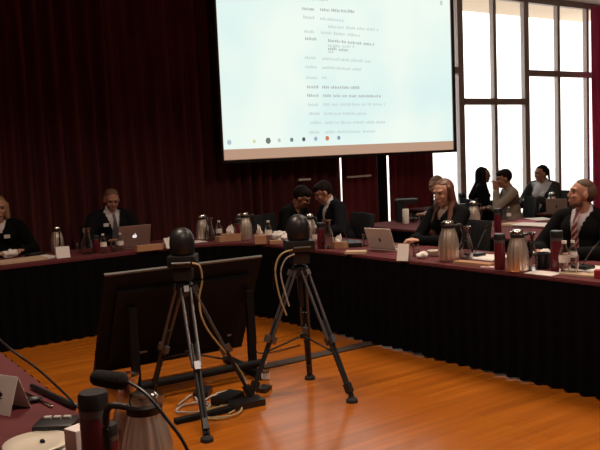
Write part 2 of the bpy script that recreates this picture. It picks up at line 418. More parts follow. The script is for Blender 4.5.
table('conference_table', 'long burgundy topped table with black skirt running down the right side', [(XI(.3), .3), (XI(.3)+D, .3), (XI(6.08)+D, 6.08), (XI(6.08), 6.08)], [(XI(6.08), 6.08), (XI(.3), .3)], [(XI(y)+dx, y) for y in (.5, 3.2, 5.8) for dx in (.1, D-.1)])
table('conference_table', 'burgundy topped table in the near left corner under the round plate', rect(.0, .9, .81, 5.6), [(.81, .9), (.81, 5.6)], [(.1, 1), (.74, 1), (.1, 3.2), (.74, 3.2), (.1, 5.5), (.74, 5.5)])
table('side_table', 'dark red side table with black skirt in the second row behind the long haired woman', rect(5.45, 3.3, 6.25, 6.9), [(6.25, 6.9), (5.45, 6.9), (5.45, 3.3)], [(5.55, 3.4), (6.15, 3.4), (5.55, 6.8), (6.15, 6.8)])
table('side_table', 'dark red side table under loose papers, right behind the second row table', rect(6.27, 4.4, 7.1, 5.85), [(7.1, 5.85), (6.27, 5.85), (6.27, 4.4)], [(6.37, 4.5), (7, 4.5), (6.37, 5.75), (7, 5.75)])
table('side_table', 'dark red covered table by the windows between the two talking women', rect(7.3, 7.05, 8.0, 8.1), [(7.3, 8.1), (7.3, 7.05), (8.0, 7.05)], [(7.4, 7.2), (7.9, 7.2), (7.4, 8), (7.9, 8)])
table('side_table', 'dark red table by the windows in front of the woman with a ponytail', rect(7.6, 4.8, 8.3, 6.05), [(8.3, 6.05), (7.6, 6.05), (7.6, 4.8)], [(7.7, 4.9), (8.2, 4.9), (7.7, 5.95), (8.2, 5.95)])

# ------------------------------------------------------------------ chairs
CHM = mat('black_upholstery', (.0045, .0043, .0046), .85, bump=.2, bscale=150)
def make_chair(label, loc, rz, group='black chairs around the tables'):
    t = thing('chair', label, 'chair', loc, rz, group)   # faces +Y
    MB().box((0, 0, .435), (.46, .44, .07), bev=.025).build('seat', CHM, t, True)
    b = MB(); n = 8
    for i in range(n):
        a = (i-(n-1)/2)*.13
        b.box((math.sin(a)*.5, -.25+(1-math.cos(a))*.35, .68), (.07, .05, .42), rot=(R(8), 0, a*.8), bev=.015)
    b.build('backrest', CHM, t, True)
    for sx_ in (-1, 1):
        MB().tube([(sx_*.2, .19, .41), (sx_*.21, .2, .0)], .012, smooth=0).build('leg', GREYM, t, True)
        MB().tube([(sx_*.2, -.22, .62), (sx_*.2, -.2, .42), (sx_*.21, -.24, .0)], .012, smooth=3).build('leg', GREYM, t, True)
    return t

# ------------------------------------------------------------------ people
def remesh(bmo, name, m_, parent, voxel=.007, M=None, cut=None, sm=4, post=None):
    bmesh.ops.recalc_face_normals(bmo.bm, faces=bmo.bm.faces[:])
    me = bpy.data.meshes.new('tmp'); bmo.bm.to_mesh(me); bmo.bm.free()
    o = bpy.data.objects.new('tmp', me); COL.objects.link(o)
    r = o.modifiers.new('r', 'REMESH'); r.mode = 'VOXEL'; r.voxel_size = voxel; r.use_smooth_shade = True
    s = o.modifiers.new('s', 'SMOOTH'); s.iterations = sm; s.factor = .5
    dg = bpy.context.evaluated_depsgraph_get(); ev = o.evaluated_get(dg); nm = bpy.data.meshes.new_from_object(ev)
    bpy.data.objects.remove(o); bpy.data.meshes.remove(me)
    bm = bmesh.new(); bm.from_mesh(nm); bpy.data.meshes.remove(nm)
    if cut:
        bmesh.ops.delete(bm, geom=[v for v in bm.verts if cut(v.co)], context='VERTS')
    if post: post(bm)
    if M is not None: bmesh.ops.transform(bm, matrix=M, verts=bm.verts[:])
    nm = bpy.data.meshes.new(name); bm.to_mesh(nm); bm.free()
    for p in nm.polygons: p.use_smooth = True
    ob = bpy.data.objects.new(name, nm); COL.objects.link(ob); nm.materials.append(m_); ob.parent = parent
    return ob

def head_frame(hc, yaw, pitch, roll=0):
    return Matrix.Translation(hc) @ Matrix.Rotation(yaw, 4, 'Z') @ Matrix.Rotation(-pitch, 4, 'X') @ Matrix.Rotation(roll, 4, 'Y')

def person(label, loc, facing, skin, top, hairm, hair='short', lean=0, side=0, yaw=0, pitch=0, hands=None, suit=None, tie=None, shirt=None,
           sc=1.0, pants=None, top_name='jacket', shoulder=.185, badge=None, bust=0, vz=.80, twist=0, vk=.30):
    """seated figure facing +Y in its own frame; pelvis over the origin"""
    rz = math.atan2(facing[1], facing[0])-PI/2
    root = thing('person', label, 'person', (loc[0], loc[1], 0), rz)
    root.scale = (sc, sc, sc)
    pel = Vector((0, 0, .53))
    T = Matrix.Translation(pel) @ Matrix.Rotation(twist, 4, 'Z') @ Matrix.Rotation(-lean, 4, 'X') @ Matrix.Rotation(side, 4, 'Y') @ Matrix.Translation(-pel)
    Ti = T.inverted()
    sh = shoulder
    hands = hands or [(-.13, .36, .765), (.13, .36, .765)]
    hc = Vector((0, .035, 1.175)); HF = head_frame(hc, yaw, pitch)
    hp = lambda x, y, z: HF @ Vector((x, y, z))
    B = MB()
    # trunk and legs of the body
    B.ell((0, 0, .55), (.16, .125, .12)); B.ell((0, 0, .72), (.135, .10, .16)); B.ell((0, .0, .90), (.14, .095, .14))
    for s in (-1, 1):
        B.cap((s*.05, -.01, 1.000), .044, (s*(sh-.02), -.01, .98), .040)
        hip = Ti @ Vector((s*.09, .02, .53)); knee = Ti @ Vector((s*.12, .43, .53)); ank = Ti @ Vector((s*.12, .44, .10)); toe = Ti @ Vector((s*.13, .58, .055))
        B.cap(hip, .085, knee, .06); B.cap(knee, .058, ank, .04); B.cap(ank, .042, toe, .035)
    # neck and head
    B.cap((0, -.005, .99), .056, hp(0, -.02, -.06), .050)
    def hell(c, r):
        e = MB(); e.ell((0, 0, 0), r); e2 = Matrix.Translation(Vector(c)); bmesh.ops.transform(e.bm, matrix=HF @ e2, verts=e.bm.verts[:]); B._add(e.bm)
    hell((0, -.012, .018), (.074, .092, .088)); hell((0, .030, -.035), (.057, .058, .078)); hell((0, .052, -.098), (.030, .030, .022)); hell((0, .02, -.085), (.048, .05, .035))
    for s in (-1, 1):
        hell((s*.075, -.005, -.015), (.010, .020, .032)); hell((s*.034, .062, -.028), (.022, .02, .02))
        B.cap(hp(s*.014, .079, .028), .0095, hp(s*.045, .068, .026), .009)
    B.cap(hp(0, .083, .012), .008, hp(0, .100, -.028), .010); hell((0, .094, -.034), (.014, .012, .008))
    hell((0, .083, -.062), (.025, .012, .0065)); hell((0, .081, -.073), (.021, .012, .0065))
    # arms and hands
    arms = []
    for s, h in zip((-1, 1), hands):
        S = Vector((s*sh, -.01, .975)); Hn = Ti @ Vector(h[:3]); 
        Lu, Lf = .29, .26; d = Hn-S; dist = min(d.length, Lu+Lf-.01)
        if d.length > dist: Hn = S+d.normalized()*dist; d = Hn-S
        a = (Lu**2-Lf**2+dist**2)/(2*dist); hgt = math.sqrt(max(0, Lu*Lu-a*a)); dn = d.normalized()
        pole = Vector((s*.75, -.35, -.7)); pole = (pole-dn*pole.dot(dn)).normalized(); E = S+dn*a+pole*hgt
        arms.append((S, E, Hn)); B.cap(S, .046, E, .036); B.cap(E, .036, Hn, .025)
        # hand: palm, four fingers and thumb
        wd = (Hn-E).normalized()
        fd = (wd*.5+ (Ti.to_3x3() @ Vector((-s*.35, .6, 0)))).normalized() if len(h) < 4 else (Ti.to_3x3() @ Vector(h[3])).normalized()
        upv = (Ti.to_3x3() @ Vector((0, 0, 1))); side_ = fd.cross(upv)
        if side_.length < .1: side_ = Vector((1, 0, 0))
        side_.normalize(); nv = side_.cross(fd)
        pc = Hn+fd*.055
        pm = Matrix((side_, fd, nv)).transposed().to_4x4(); pm.translation = pc
        e = MB(); e.ell((0, 0, 0), (.040, .050, .016)); bmesh.ops.transform(e.bm, matrix=pm, verts=e.bm.verts[:]); B._add(e.bm)
        for k, (o_, L_) in enumerate(((-.030, .062), (-.010, .075), (.010, .072), (.029, .055))):
            b0 = pc+side_*o_+fd*.030; b1 = b0+fd*L_*.55+nv*.004+side_*o_*.15; b2 = b1+fd*L_*.35-nv*L_*.40
            B.cap(b0, .0095, b1, .0085, n=8); B.cap(b1, .0085, b2, .0075, n=8)
        th = -s if True else s
        # thumb on the inner side of the palm
        q0 = pc-fd*.02+side_*(-.034 if side_.dot(Vector((s, 0, 0))) > 0 else .034)
        sg = -1 if side_.dot(Vector((s, 0, 0))) > 0 else 1
        q1 = q0+side_*sg*.022+fd*.030; q2 = q1+fd*.030+side_*sg*.004-nv*.006
        B.cap(q0, .012, q1, .010, n=8); B.cap(q1, .010, q2, .008, n=8)
    body = remesh(B, 'body', skin, root, .0065, T, sm=3)
    # trousers
    Pm = pants or BLACKM
    G = MB(); G.ell((0, 0, .55), (.175, .14, .13)); 
    for s in (-1, 1):
        hip = Ti @ Vector((s*.09, .02, .535)); knee = Ti @ Vector((s*.12, .43, .53)); ank = Ti @ Vector((s*.12, .44, .14))
        G.cap(hip, .10, knee, .072); G.cap(knee, .070, ank, .052)
    remesh(G, 'trousers', Pm, root, .014, T)
    for s in (-1, 1):
        MB().ell((s*.125, .50, .05), (.05, .135, .045)).build('shoe', BLACK, root, 'all')
    # upper garment
    def torso(g, e, sleeve=True, low=.60):
        g.ell((0, 0, low+.04), (.165+e, .125+e, .13)); g.ell((0, 0, .76), (.145+e, .108+e, .17)); g.ell((0, 0, .90), (.160+e, .112+e, .14))
        if bust:
            for s in (-1, 1): g.ell((s*.07, .075, .87), (.065, .055+e, .06))
        for s in (-1, 1):
            g.cap((s*.045, -.012, 1.012), .050+e, (s*(sh-.015), -.012, .985), .052+e)
        if sleeve:
            for s, (S, E, Hn) in zip((-1, 1), arms):
                g.cap(S, .054+e, E, .046+e); g.cap(E, .045+e, Hn-(Hn-E).normalized()*.015, .032+e)
    if suit:
        Sg = MB(); torso(Sg, .000, False); Sg.cap((0, -.01, 1.01), .064, (0, -.004, 1.075), .0615)
        shm = remesh(Sg, 'shirt', shirt or WHITEP, root, .009, T)
        Jg = MB(); torso(Jg, .014); Jg.cap((0, -.03, 1.03), .062, (0, -.03, 1.05), .060)
        v0 = vz
        jk = remesh(Jg, top_name, top, root, .010, T, cut=lambda c: (c.y > .0 and c.z > v0 and abs(c.x) < (c.z-v0)*vk+.004) or (c.z > 1.04 and c.y > -.03 and abs(c.x) < .085))
        so = jk.modifiers.new('s', 'SOLIDIFY'); so.thickness = .006; so.offset = 1
        if tie:
            bm = bmesh.new(); vs = []
            for k in range(13):
                z = 1.03-.26*k/12; w = .011+.022*min(1, k/10) if k > 1 else .017
                y = .116+.012*math.exp(-((z-.9)/.1)**2)-.00 if z < .98 else .116-.75*(z-.98)
                y += .008
                vs.append([bm.verts.new((-w, y-.004, z)), bm.verts.new((0, y+.004, z)), bm.verts.new((w, y-.004, z))])
            for a, b in zip(vs, vs[1:]):
                for i in range(2): bm.faces.new((a[i], a[i+1], b[i+1], b[i]))
            bmesh.ops.transform(bm, matrix=T, verts=bm.verts[:])
            me = bpy.data.meshes.new('tie'); bm.to_mesh(me); bm.free(); o = bpy.data.objects.new('tie', me); COL.objects.link(o); me.materials.append(tie); o.parent = root
            so = o.modifiers.new('s', 'SOLIDIFY'); so.thickness = .006
    else:
        Jg = MB(); torso(Jg, .010)
        if hair not in ('long', 'longdark'): Jg.cap((0, -.01, 1.02), .058, (0, -.006, 1.05), .057)
        remesh(Jg, top_name, top, root, .010, T, cut=(lambda c: c.y > .0 and c.z > .93 and abs(c.x) < (c.z-.93)*.55))
        if shirt:
            Sg = MB(); torso(Sg, -.002, False); remesh(Sg, 'shirt', shirt, root, .010, T)
    if badge:
        bx = MB().box((badge[0], .142, badge[1]), (.055, .006, .035), bev=.002); bx.build('badge', WHITEP, root, M=T)
    # hair
    Hg = MB()
    def hh(c, r, rot=(0, 0, 0)):
        e = MB(); e.ell((0, 0, 0), r, rot); bmesh.ops.transform(e.bm, matrix=HF @ Matrix.Translation(Vector(c)), verts=e.bm.verts[:]); Hg._add(e.bm)
    hp_ = lambda x, y, z: HF @ Vector((x, y, z))
    if hair == 'bald':
        hh((0, -.040, .012), (.081, .075, .080)); hh((0, -.015, .055), (.070, .075, .058))
    elif hair == 'short':
        hh((0, -.028, .026), (.082, .090, .093)); hh((0, .015, .065), (.066, .070, .048))
    else:
        hh((0, -.034, .022), (.083, .086, .092)); hh((0, -.008, .062), (.062, .066, .044))
    if hair == 'bob':
        for s in (-1, 1): Hg.cap(hp_(s*.072, -.005, .02), .030, hp_(s*.082, .005, -.10), .026)
        Hg.cap(hp_(0, -.06, .0), .065, hp_(0, -.065, -.09), .055)
    if hair in ('long', 'longdark'):
        for s in (-1, 1):
            Hg.cap(hp_(s*.068, -.012, .03), .030, hp_(s*.080, -.01, -.10), .030)
            lo = Vector((s*.095, .085, .88)); Hg.cap(hp_(s*.080, -.01, -.10), .032, lo, .036); Hg.cap(lo, .036, Vector((s*.085, .125, .74)), .022)
        Hg.cap(hp_(0, -.06, 0), .062, hp_(0, -.06, -.12), .062); Hg.cap(hp_(0, -.06, -.12), .062, Vector((0, -.12, .85)), .06)
    if hair == 'ponytail':
        hh((0, -.115, .02), (.030, .030, .030)); Hg.cap(hp_(0, -.125, .01), .022, hp_(0, -.13, -.12), .014)
    remesh(Hg, 'hair', hairm, root, .007, T, sm=2)
    for s in (-1, 1):
        e = MB(); e.ell((0, 0, 0), (.0105, .0105, .0085)); e.build('eye', mat('eye_dark', (.05, .035, .03), .25), root, 'all', M=T @ HF @ Matrix.Translation((s*.029, .0745, .006)))
        e = MB(); e.cap((s*.016, .086, .024), .0028, (s*.044, .076, .024), .0025, n=8); e.build('eyebrow', hairm, root, 'all', M=T @ HF)
    return root

SK1 = mat('skin_ruddy', (.46, .22, .145), .55, var=.06, vscale=20); SK2 = mat('skin_fair', (.55, .29, .20), .55, var=.06, vscale=20); SK3 = mat('skin_tan', (.40, .19, .12), .55, var=.06, vscale=20)
NAVY = mat('navy_suit', (.0055, .006, .009), .9, spec=.2); BLKS = mat('black_suit', (.0035, .0035, .004), .95, spec=.15)
HG = mat('greying_brown_hair', (.16, .085, .045), .7, bump=.3, bscale=120); HR = mat('auburn_hair', (.12, .042, .022), .5, bump=.3, bscale=90)
HD = mat('dark_brown_hair', (.010, .006, .005), .75, spec=.2, bump=.3, bscale=90); HB = mat('blond_hair', (.36, .21, .10), .55, bump=.3, bscale=90); HM = mat('light_brown_hair', (.22, .12, .06), .6, bump=.3, bscale=90)
TIEG = mat('grey_tie', (.10, .10, .12), .5, var=.5, vscale=60)
def stripe_mat():
    M = bpy.data.materials.new('striped_tie'); M.use_nodes = True; N = M.node_tree.nodes; L = M.node_tree.links; b = N['Principled BSDF']
    co = N.new('ShaderNodeTexCoord'); w = N.new('ShaderNodeTexWave'); w.bands_direction = 'DIAGONAL'; w.inputs['Scale'].default_value = 12
    r = N.new('ShaderNodeValToRGB'); r.color_ramp.elements[0].color = (.16, .02, .03, 1); r.color_ramp.elements[1].color = (.42, .28, .28, 1); r.color_ramp.elements[0].position = .5; r.color_ramp.elements[1].position = .75
    L.new(co.outputs['Object'], w.inputs['Vector']); L.new(w.outputs[0], r.inputs[0]); L.new(r.outputs[0], b.inputs['Base Color']); b.inputs['Roughness'].default_value = .5; return M
WSH = mat('white_shirt', (.72, .68, .68), .8); LILAC = mat('pale_shirt', (.52, .47, .50), .8)
LEFTC = (-.83, .56); RIGHTC = (.83, -.56)
P = {}
P['man1'] = person('man in dark suit and grey tie sitting behind the silver laptop before the curtain', (2.93, 7.87), (-.05, -1), SK1, NAVY, HG, 'bald', lean=R(6), pitch=R(16), yaw=R(-6), hands=[(-.12, .34, .765), (.14, .34, .765)], suit=True, tie=TIEG, shirt=WSH, badge=(.10, .93))
P['w_left'] = person('blond woman in dark jacket cut off by the left edge of the photo', (1.80, 7.88), (-.1, -1), SK2, BLKS, HB, 'bob', lean=R(4), pitch=R(5), hands=[(-.15, .36, .765), (.12, .40, .765)], shirt=WSH, bust=1, badge=(-.05, .90))
P['lean'] = person('man in navy suit leaning left to talk with a colleague under the screen', (5.04, 6.56), (-.93, .2), SK3, NAVY, HD, 'short', lean=R(15), side=R(5), yaw=R(-12), pitch=R(12), hands=[(-.16, .38, .765), (.13, .40, .765)], suit=True, shirt=WSH)
P['dark'] = person('person all in black hunched over towards the man in navy suit', (4.68, 7.24), (.45, -.9), SK3, BLKS, HD, 'short', lean=R(26), yaw=R(15), pitch=R(10), hands=[(-.14, .40, .765), (.14, .40, .765)], side=R(4))
P['redhair'] = person('woman with long auburn hair and black jacket looking down at the right hand table', (5.06, 4.98), (-1, .02), SK2, BLKS, HR, 'long', lean=R(5), yaw=R(4), pitch=R(10), hands=[(-.05, .42, .765), (.07, .40, .765)], bust=1, shirt=mat('beige_top', (.42, .30, .25), .8), badge=(-.10, .90))
P['man_r'] = person('bearded man in dark suit and striped tie looking left at the right edge', (5.05, 3.60), (-1, -.12), SK1, BLKS, mat('brown_beard_hair', (.085, .042, .025), .7, bump=.3, bscale=120), 'bald', lean=R(-3), yaw=R(-42), pitch=R(-6), hands=[(-.16, .34, .765), (.18, .32, .765)], suit=True, tie=stripe_mat(), shirt=LILAC)
P['A'] = person('blond woman in pale top sitting behind the auburn haired woman by the windows', (7.06, 6.98), LEFTC, SK2, mat('white_top', (.46, .42, .38), .85), HM, 'bob', lean=R(12), pitch=R(12), sc=.95, top_name='sweater', hands=[(-.12, .30, .76), (.12, .30, .76)])
P['B'] = person('woman with long dark hair and black jacket in profile before the windows', (8.33, 7.62), (.70, -.70), SK3, BLKS, HD, 'longdark', lean=R(2), yaw=R(10), sc=.98, bust=1, badge=(.07, .93), hands=[(-.14, .28, .74), (.14, .28, .74)])
P['C'] = person('man in khaki sweater resting his hand against his mouth by the windows', (7.72, 6.50), LEFTC, SK3, mat('khaki_sweater', (.27, .215, .165), .9, bump=.3, bscale=200), HD, 'short', lean=R(8), pitch=R(4), sc=.98, top_name='sweater', hands=[(-.05, .235, 1.00, (.2, .1, 1)), (.10, .30, .78)])
P['D'] = person('woman with ponytail in dark vest over white blouse beside the right window', (8.87, 6.93), (-.95, -.1), SK2, mat('dark_vest', (.03, .028, .03), .85), HD, 'ponytail', lean=R(4), yaw=R(-22), pitch=R(4), sc=.98, bust=1, suit=True, shirt=WSH, vz=.66, vk=.42, top_name='vest', hands=[(-.1, .32, .82), (.12, .3, .80)])
# beard of the right hand man: short stubble shell on the jaw
def beard(root):
    lean=R(-3); pel = Vector((0, 0, .53)); T = Matrix.Translation(pel) @ Matrix.Rotation(-lean, 4, 'X') @ Matrix.Translation(-pel)
    HF = head_frame(Vector((0, .035, 1.175)), R(-42), R(-6))
    g = MB(); g.ell((0, .055, -.098), (.034, .032, .024)); g.ell((0, .020, -.082), (.053, .052, .034)); g.cap((-.022, .084, -.052), .005, (.022, .084, -.052), .005)
    remesh(g, 'beard', MATS['brown_beard_hair'], root, .006, T @ HF)
beard(P['man_r'])

def chair_for(p, label, off=0.0):
    v = p.location; a = p.rotation_euler[2]
    return (v[0]-(-math.sin(a))*off, v[1]-math.cos(a)*off, 0), a
labs = {'man1': 'black chair under the man behind the silver laptop', 'w_left': 'black chair under the blond woman at the left edge', 'lean': 'black chair under the man in navy suit who leans left',
        'dark': 'black chair under the person hunched over in black', 'redhair': 'black chair under the woman with long auburn hair', 'man_r': 'black chair under the man with the striped tie',
        'A': 'black chair under the blond woman in pale top', 'B': 'black chair under the woman with long dark hair', 'C': 'black chair behind the man in khaki sweater', 'D': 'black chair under the woman with ponytail'}
ch0 = None
for k, lb in labs.items():
    loc, a = chair_for(P[k], lb, .0)
    if ch0 is None: ch0 = make_chair(lb, loc, a)
    else: dup(ch0, loc, a, lb)

# ------------------------------------------------------------------ table items
PROTO = {}
def place(kind, maker, loc, rz, label, group=None, scale=1):
    if kind not in PROTO:
        r = maker(); PROTO[kind] = r; r.location = loc; r.rotation_euler = (0, 0, rz); r['label'] = label
    else: r = dup(PROTO[kind], loc, rz, label)
    if group: r['group'] = group
    r.scale = (scale,)*3
    return r
def mk_thermos():
    t = thing('thermos_jug', '', 'thermos jug')
    MB().lathe([(0, 0), (.058, 0), (.066, .008), (.068, .02), (.068, .10), (.064, .145), (.053, .19), (.044, .215), (.043, .225), (0, .225)], 96, flute=.035, nf=14).build('body', STEEL, t, 'x')
    MB().lathe([(0, .2255), (.045, .2255), (.046, .245), (.042, .25), (0, .25)], 24).build('collar', BLACK, t, 'x')
    l = MB().lathe([(0, .2505), (.038, .2505), (.036, .268), (.028, .276), (0, .278)], 24); l.build('lid', CHROME, t, 'x')
    MB().prism([(.03, -.016), (.050, -.005), (.050, .005), (.03, .016)], .246, .266).build('spout', CHROME, t)
    MB().tube([(-.042, 0, .24), (-.085, 0, .245), (-.098, 0, .20), (-.094, 0, .12), (-.068, 0, .075)], .009, 8).build('handle', BLACK, t, True)
    return t
def mk_flask():
    t = thing('travel_flask', '', 'flask')
    MB().lathe([(0, 0), (.033, 0), (.035, .005), (.035, .165), (.033, .172), (0, .172)], 24).build('body', BURGP, t, 'x')
    MB().lathe([(0, .1725), (.0355, .1725), (.0355, .19), (0, .19)], 24).build('band', GREYM, t, 'x')
    MB().lathe([(0, .1905), (.036, .1905), (.036, .222), (.032, .23), (0, .23)], 24).build('lid', BLACK, t, 'x')
    return t
def mk_carafe():
    t = thing('glass_carafe', '', 'carafe')
    o = MB().lathe([(0, .0), (.045, .0), (.050, .01), (.050, .07), (.040, .12), (.026, .165), (.026, .18), (.036, .215), (.034, .215), (.023, .18), (.023, .165), (.037, .12), (.047, .07), (.047, .012), (0, .006)], 28).build('glass_body', GLASS, t, 'x')
    MB().lathe([(0, .0125), (.0465, .0125), (.0465, .07), (.0395, .105), (0, .105)], 28).build('water', WATER, t, 'x')
    MB().lathe([(.0362, .2155), (.0365, .222), (.0325, .222), (.0325, .2155)], 24).build('rim', CHROME, t, 'x')
    return t
def mk_bottle():
    t = thing('water_bottle', '', 'bottle')
    MB().lathe([(0, 0), (.029, 0), (.032, .008), (.032, .06), (.030, .065), (.032, .07), (.032, .115), (.027, .14), (.014, .165), (.013, .178), (0, .178)], 20).build('body', PLAST, t, 'x')
    MB().lathe([(.0325, .068), (.0325, .112)], 20).build('wrapper', WHITEP, t, 'x')
    MB().lathe([(0, .1785), (.0145, .1785), (.0145, .195), (0, .195)], 16).build('cap', WHITEP, t, 'x')
    return t
def mk_tissue():
    t = thing('tissue_box', '', 'tissue box')
    MB().box((0, 0, .04), (.21, .11, .08), bev=.004).build('box', CARDB, t)
    b = MB()
    for k, (dx, a, h) in enumerate(((-.015, .3, .085), (.01, -.25, .10), (0, .9, .07), (.02, 1.3, .06))):
        M = Matrix.Translation((dx, 0, .081)) @ Matrix.Rotation(a, 4, 'Z')
        b.prism([(-.028, 0), (-.034, .5*h), (-.012, h*.8), (.006, h), (.020, h*.7), (.034, h*.45), (.022, 0)], -.004, .004, M @ Matrix.Rotation(R(90-12*k), 4, 'X'))
    b.build('tissue', TISSUE, t, True)
    return t
def card(loc, rz, label, w=.14, h=.10, emblem=False, m_=None):
    t = thing('tent_card', label, 'name card', loc, rz, 'folded white name cards on the tables')
    b = MB(); d = h*.38; th = .0015
    for s in (-1, 1):
        b.box((0, s*d/2, h/2), (w, th, math.hypot(h, d)), rot=(s*math.atan2(d, h), 0, 0))
    b.build('folded_card', m_ or WHITEP, t)
    if emblem:
        e = MB(); a = -math.atan2(d, h)
        Mx = Matrix.Translation((0, -d/2-.0012, h/2)) @ Matrix.Rotation(a, 4, 'X')
        e.ell((0, 0, 0), (.013, .0006, .008)); e.ell((-.009, 0, .008), (.009, .0006, .007)); e.box((.004, 0, -.012), (.018, .001, .004))
        e.build('emblem', BLACK, t, M=Mx)
    return t
def mk_glass():
    t = thing('drinking_glass', '', 'glass')
    MB().lathe([(0, 0), (.026, 0), (.033, .11), (.031, .11), (.0245, .006), (0, .006)], 20).build('tumbler', GLASS, t, 'x')
    MB().lathe([(0, .0062), (.0243, .0062), (.0275, .06), (0, .06)], 20).build('water', WATER, t, 'x'); return t
def laptop(loc, rz, label, m_, tilt=105, w=.33, d=.23, mark='round', sh=None):
    t = thing('laptop', label, 'laptop', loc, rz); sh = sh or d   # opens towards +Y
    MB().box((0, d/2, .009), (w, d, .016), bev=.003).build('base', m_, t)
    MB().box((0, d*.58, .0178), (w*.86, d*.5, .001)).build('keyboard', KEYS, t)
    a = R(tilt-90); Mx = Matrix.Translation((0, -.002, .018)) @ Matrix.Rotation(a, 4, 'X')
    l = MB().box((0, 0, sh/2), (w, .009, sh), bev=.003).build('lid', m_, t, M=Mx)
    MB().box((0, .0055, sh/2), (w*.92, .001, sh*.86)).build('display', BLACK, l, M=Mx)
    e = MB()
    if mark == 'round':
        e.ell((-.008, -.006, sh*.5), (.014, .0012, .017)); e.ell((.008, -.006, sh*.5), (.014, .0012, .017)); e.ell((.004, -.006, sh*.5+.024), (.004, .0012, .008), rot=(0, R(30), 0))
        e.build('logo', emit('laptop_logo', (.9, .85, .85), .9) if 'laptop_logo' not in MATS else MATS['laptop_logo'], l, M=Mx)
    else:
        e.box((0, -.006, sh*.42), (.018, .002, .022)); e.ell((0, -.006, sh*.42+.014), (.009, .0012, .008)); e.build('logo', BLACK, l, M=Mx)
    return t
def sheet(name, px, py, w, d, rz, label, m_, cat='paper', th=.004, z=TZ, n=1):
    p = at(px, py, z); b = MB(); r = random.Random(px)
    for k in range(n): b.box(((r.random()-.5)*.02, (r.random()-.5)*.02, th*(k+.5)), (w, d, th*.9), rot=(0, 0, (r.random()-.5)*.2 if n > 1 else 0))
    o = b.build(name, m_); o.location = (p.x, p.y, z+.0006); o.rotation_euler = (0, 0, rz); return tag(o, label, cat)
def mic(loc, rz, label, pts, headlen=.05, hr=.011, base=True, r=.0035):
    t = thing('gooseneck_microphone', label, 'microphone', loc, rz)
    b = MB().box((0, 0, .018), (.11, .13, .034), bev=.014); b.build('base', BLACK, t, True)
    MB().tube(pts, r, 8).build('gooseneck', BLACK, t, True)
    a = Vector(pts[-1]); d = (a-Vector(pts[-2])).normalized()
    MB().cap(a, hr, a+d*headlen, hr*.9).build('foam_head', FOAM, t, True)
    return t
def put(kind, px, py, rz, label, group, sc=1, z=TZ):
    mk = {'thermos': mk_thermos, 'flask': mk_flask, 'carafe': mk_carafe, 'bottle': mk_bottle, 'tissue': mk_tissue, 'glass': mk_glass}[kind]
    p = at(px, py, z); return place(kind, mk, (p.x, p.y, z+.0005), rz, label, group, sc)
GT = 'steel thermos jugs on the tables'; GF = 'burgundy travel flasks with black lids'; GC = 'glass carafes on the tables'; GB = 'plastic water bottles on the tables'; GX = 'brown tissue boxes on the tables'; GG = 'drinking glasses on the tables'
# left table
put('thermos', 58, 252, R(90), 'steel thermos jug behind the white name card at the far left table', GT, .88)
card(at(63, 257.5), R(-8), 'white name card in front of the leftmost thermos jug on the back table', .12, .10)
sheet('paper_stack', 43, 258, .20, .28, .3, 'white papers before the blond woman at the left edge', WHITEP, n=3)
sheet('folder', 16, 262, .50, .22, .05, 'flat tan folder on the back table at the left edge', TAN, 'folder', .022)
def crumple(px, py, label, sc=.07, z=TZ):
    p = at(px, py, z); b = MB(); b.ell((0, 0, sc*.45), (sc, sc*.8, sc*.6), n=24, m=14)
    for v in b.bm.verts:
        k = noise.noise(v.co*28+Vector((px, 0, 0))); v.co += v.co.normalized()*k*sc*.45
        v.co.z = max(0.001, v.co.z)
    o = b.build('crumpled_napkin', TISSUE, None, True); o.location = (p.x, p.y, z); return tag(o, label, 'napkin')
crumple(10, 257, 'crumpled white napkin on the tan folder by the blond woman', .065, TZ+.024)
def mk_phone(px, py, label, rz=0, w=.16, d=.10, h=.03):
    p = at(px, py); t = thing('microphone_console', label, 'console', (p.x, p.y, TZ+.0005), rz)
    MB().box((0, 0, h/2), (w, d, h), bev=.008).build('base', BLACK, t, True)
    for k in range(3): MB().box((-.04+.04*k, -.01, h+.002), (.022, .018, .006), bev=.002).build('button', GREYM, t)
    return t
mk_phone(35, 256, 'small black console on the back table beside white papers', .2)
put('carafe', 88, 254, 0, 'glass carafe on the back table left of the suited man', GC, 1.1)
put('bottle', 104, 253.5, 0, 'water bottle with pale wrapper in front of the suited man', GB, .95)
put('flask', 97, 253, 0, 'burgundy flask between the carafe and water bottle before the suited man', GF, .72)
put('glass', 80, 253, 0, 'drinking glass left of the carafe on the back table', GG, .9)
put('glass', 114, 252, 0, 'drinking glass just left of the silver laptop', GG)
put('bottle', 121, 251.5, 0, 'water bottle standing against the left corner of the silver laptop', GB, .9)
pl = at(134, 248.5); laptop((pl.x, pl.y, TZ+.001), R(-3), 'open silver laptop with a glowing round logo before the suited man', mat('rosy_silver', (.42, .30, .27), .4, .5), 108, .32, .22)
def box_(name, px, py, w, d, h, rz, label, m_, cat, z=TZ):
    p = at(px, py, z); o = MB().box((0, 0, h/2), (w, d, h), bev=min(h, w, d)*.06).build(name, m_); o.location = (p.x, p.y, z+.0006); o.rotation_euler = (0, 0, rz); return tag(o, label, cat)
box_('cardboard_box', 149, 250.5, .25, .07, .055, R(-3), 'low brown cardboard box in front of the silver laptop', CARDB, 'box')
card(at(168, 248), R(18), 'white name card right of the silver laptop, behind the left camera', .10, .10)
sheet('paper_stack', 190, 243, .30, .2, -.1, 'white papers on the back table right of the name card', WHITEP, n=2)
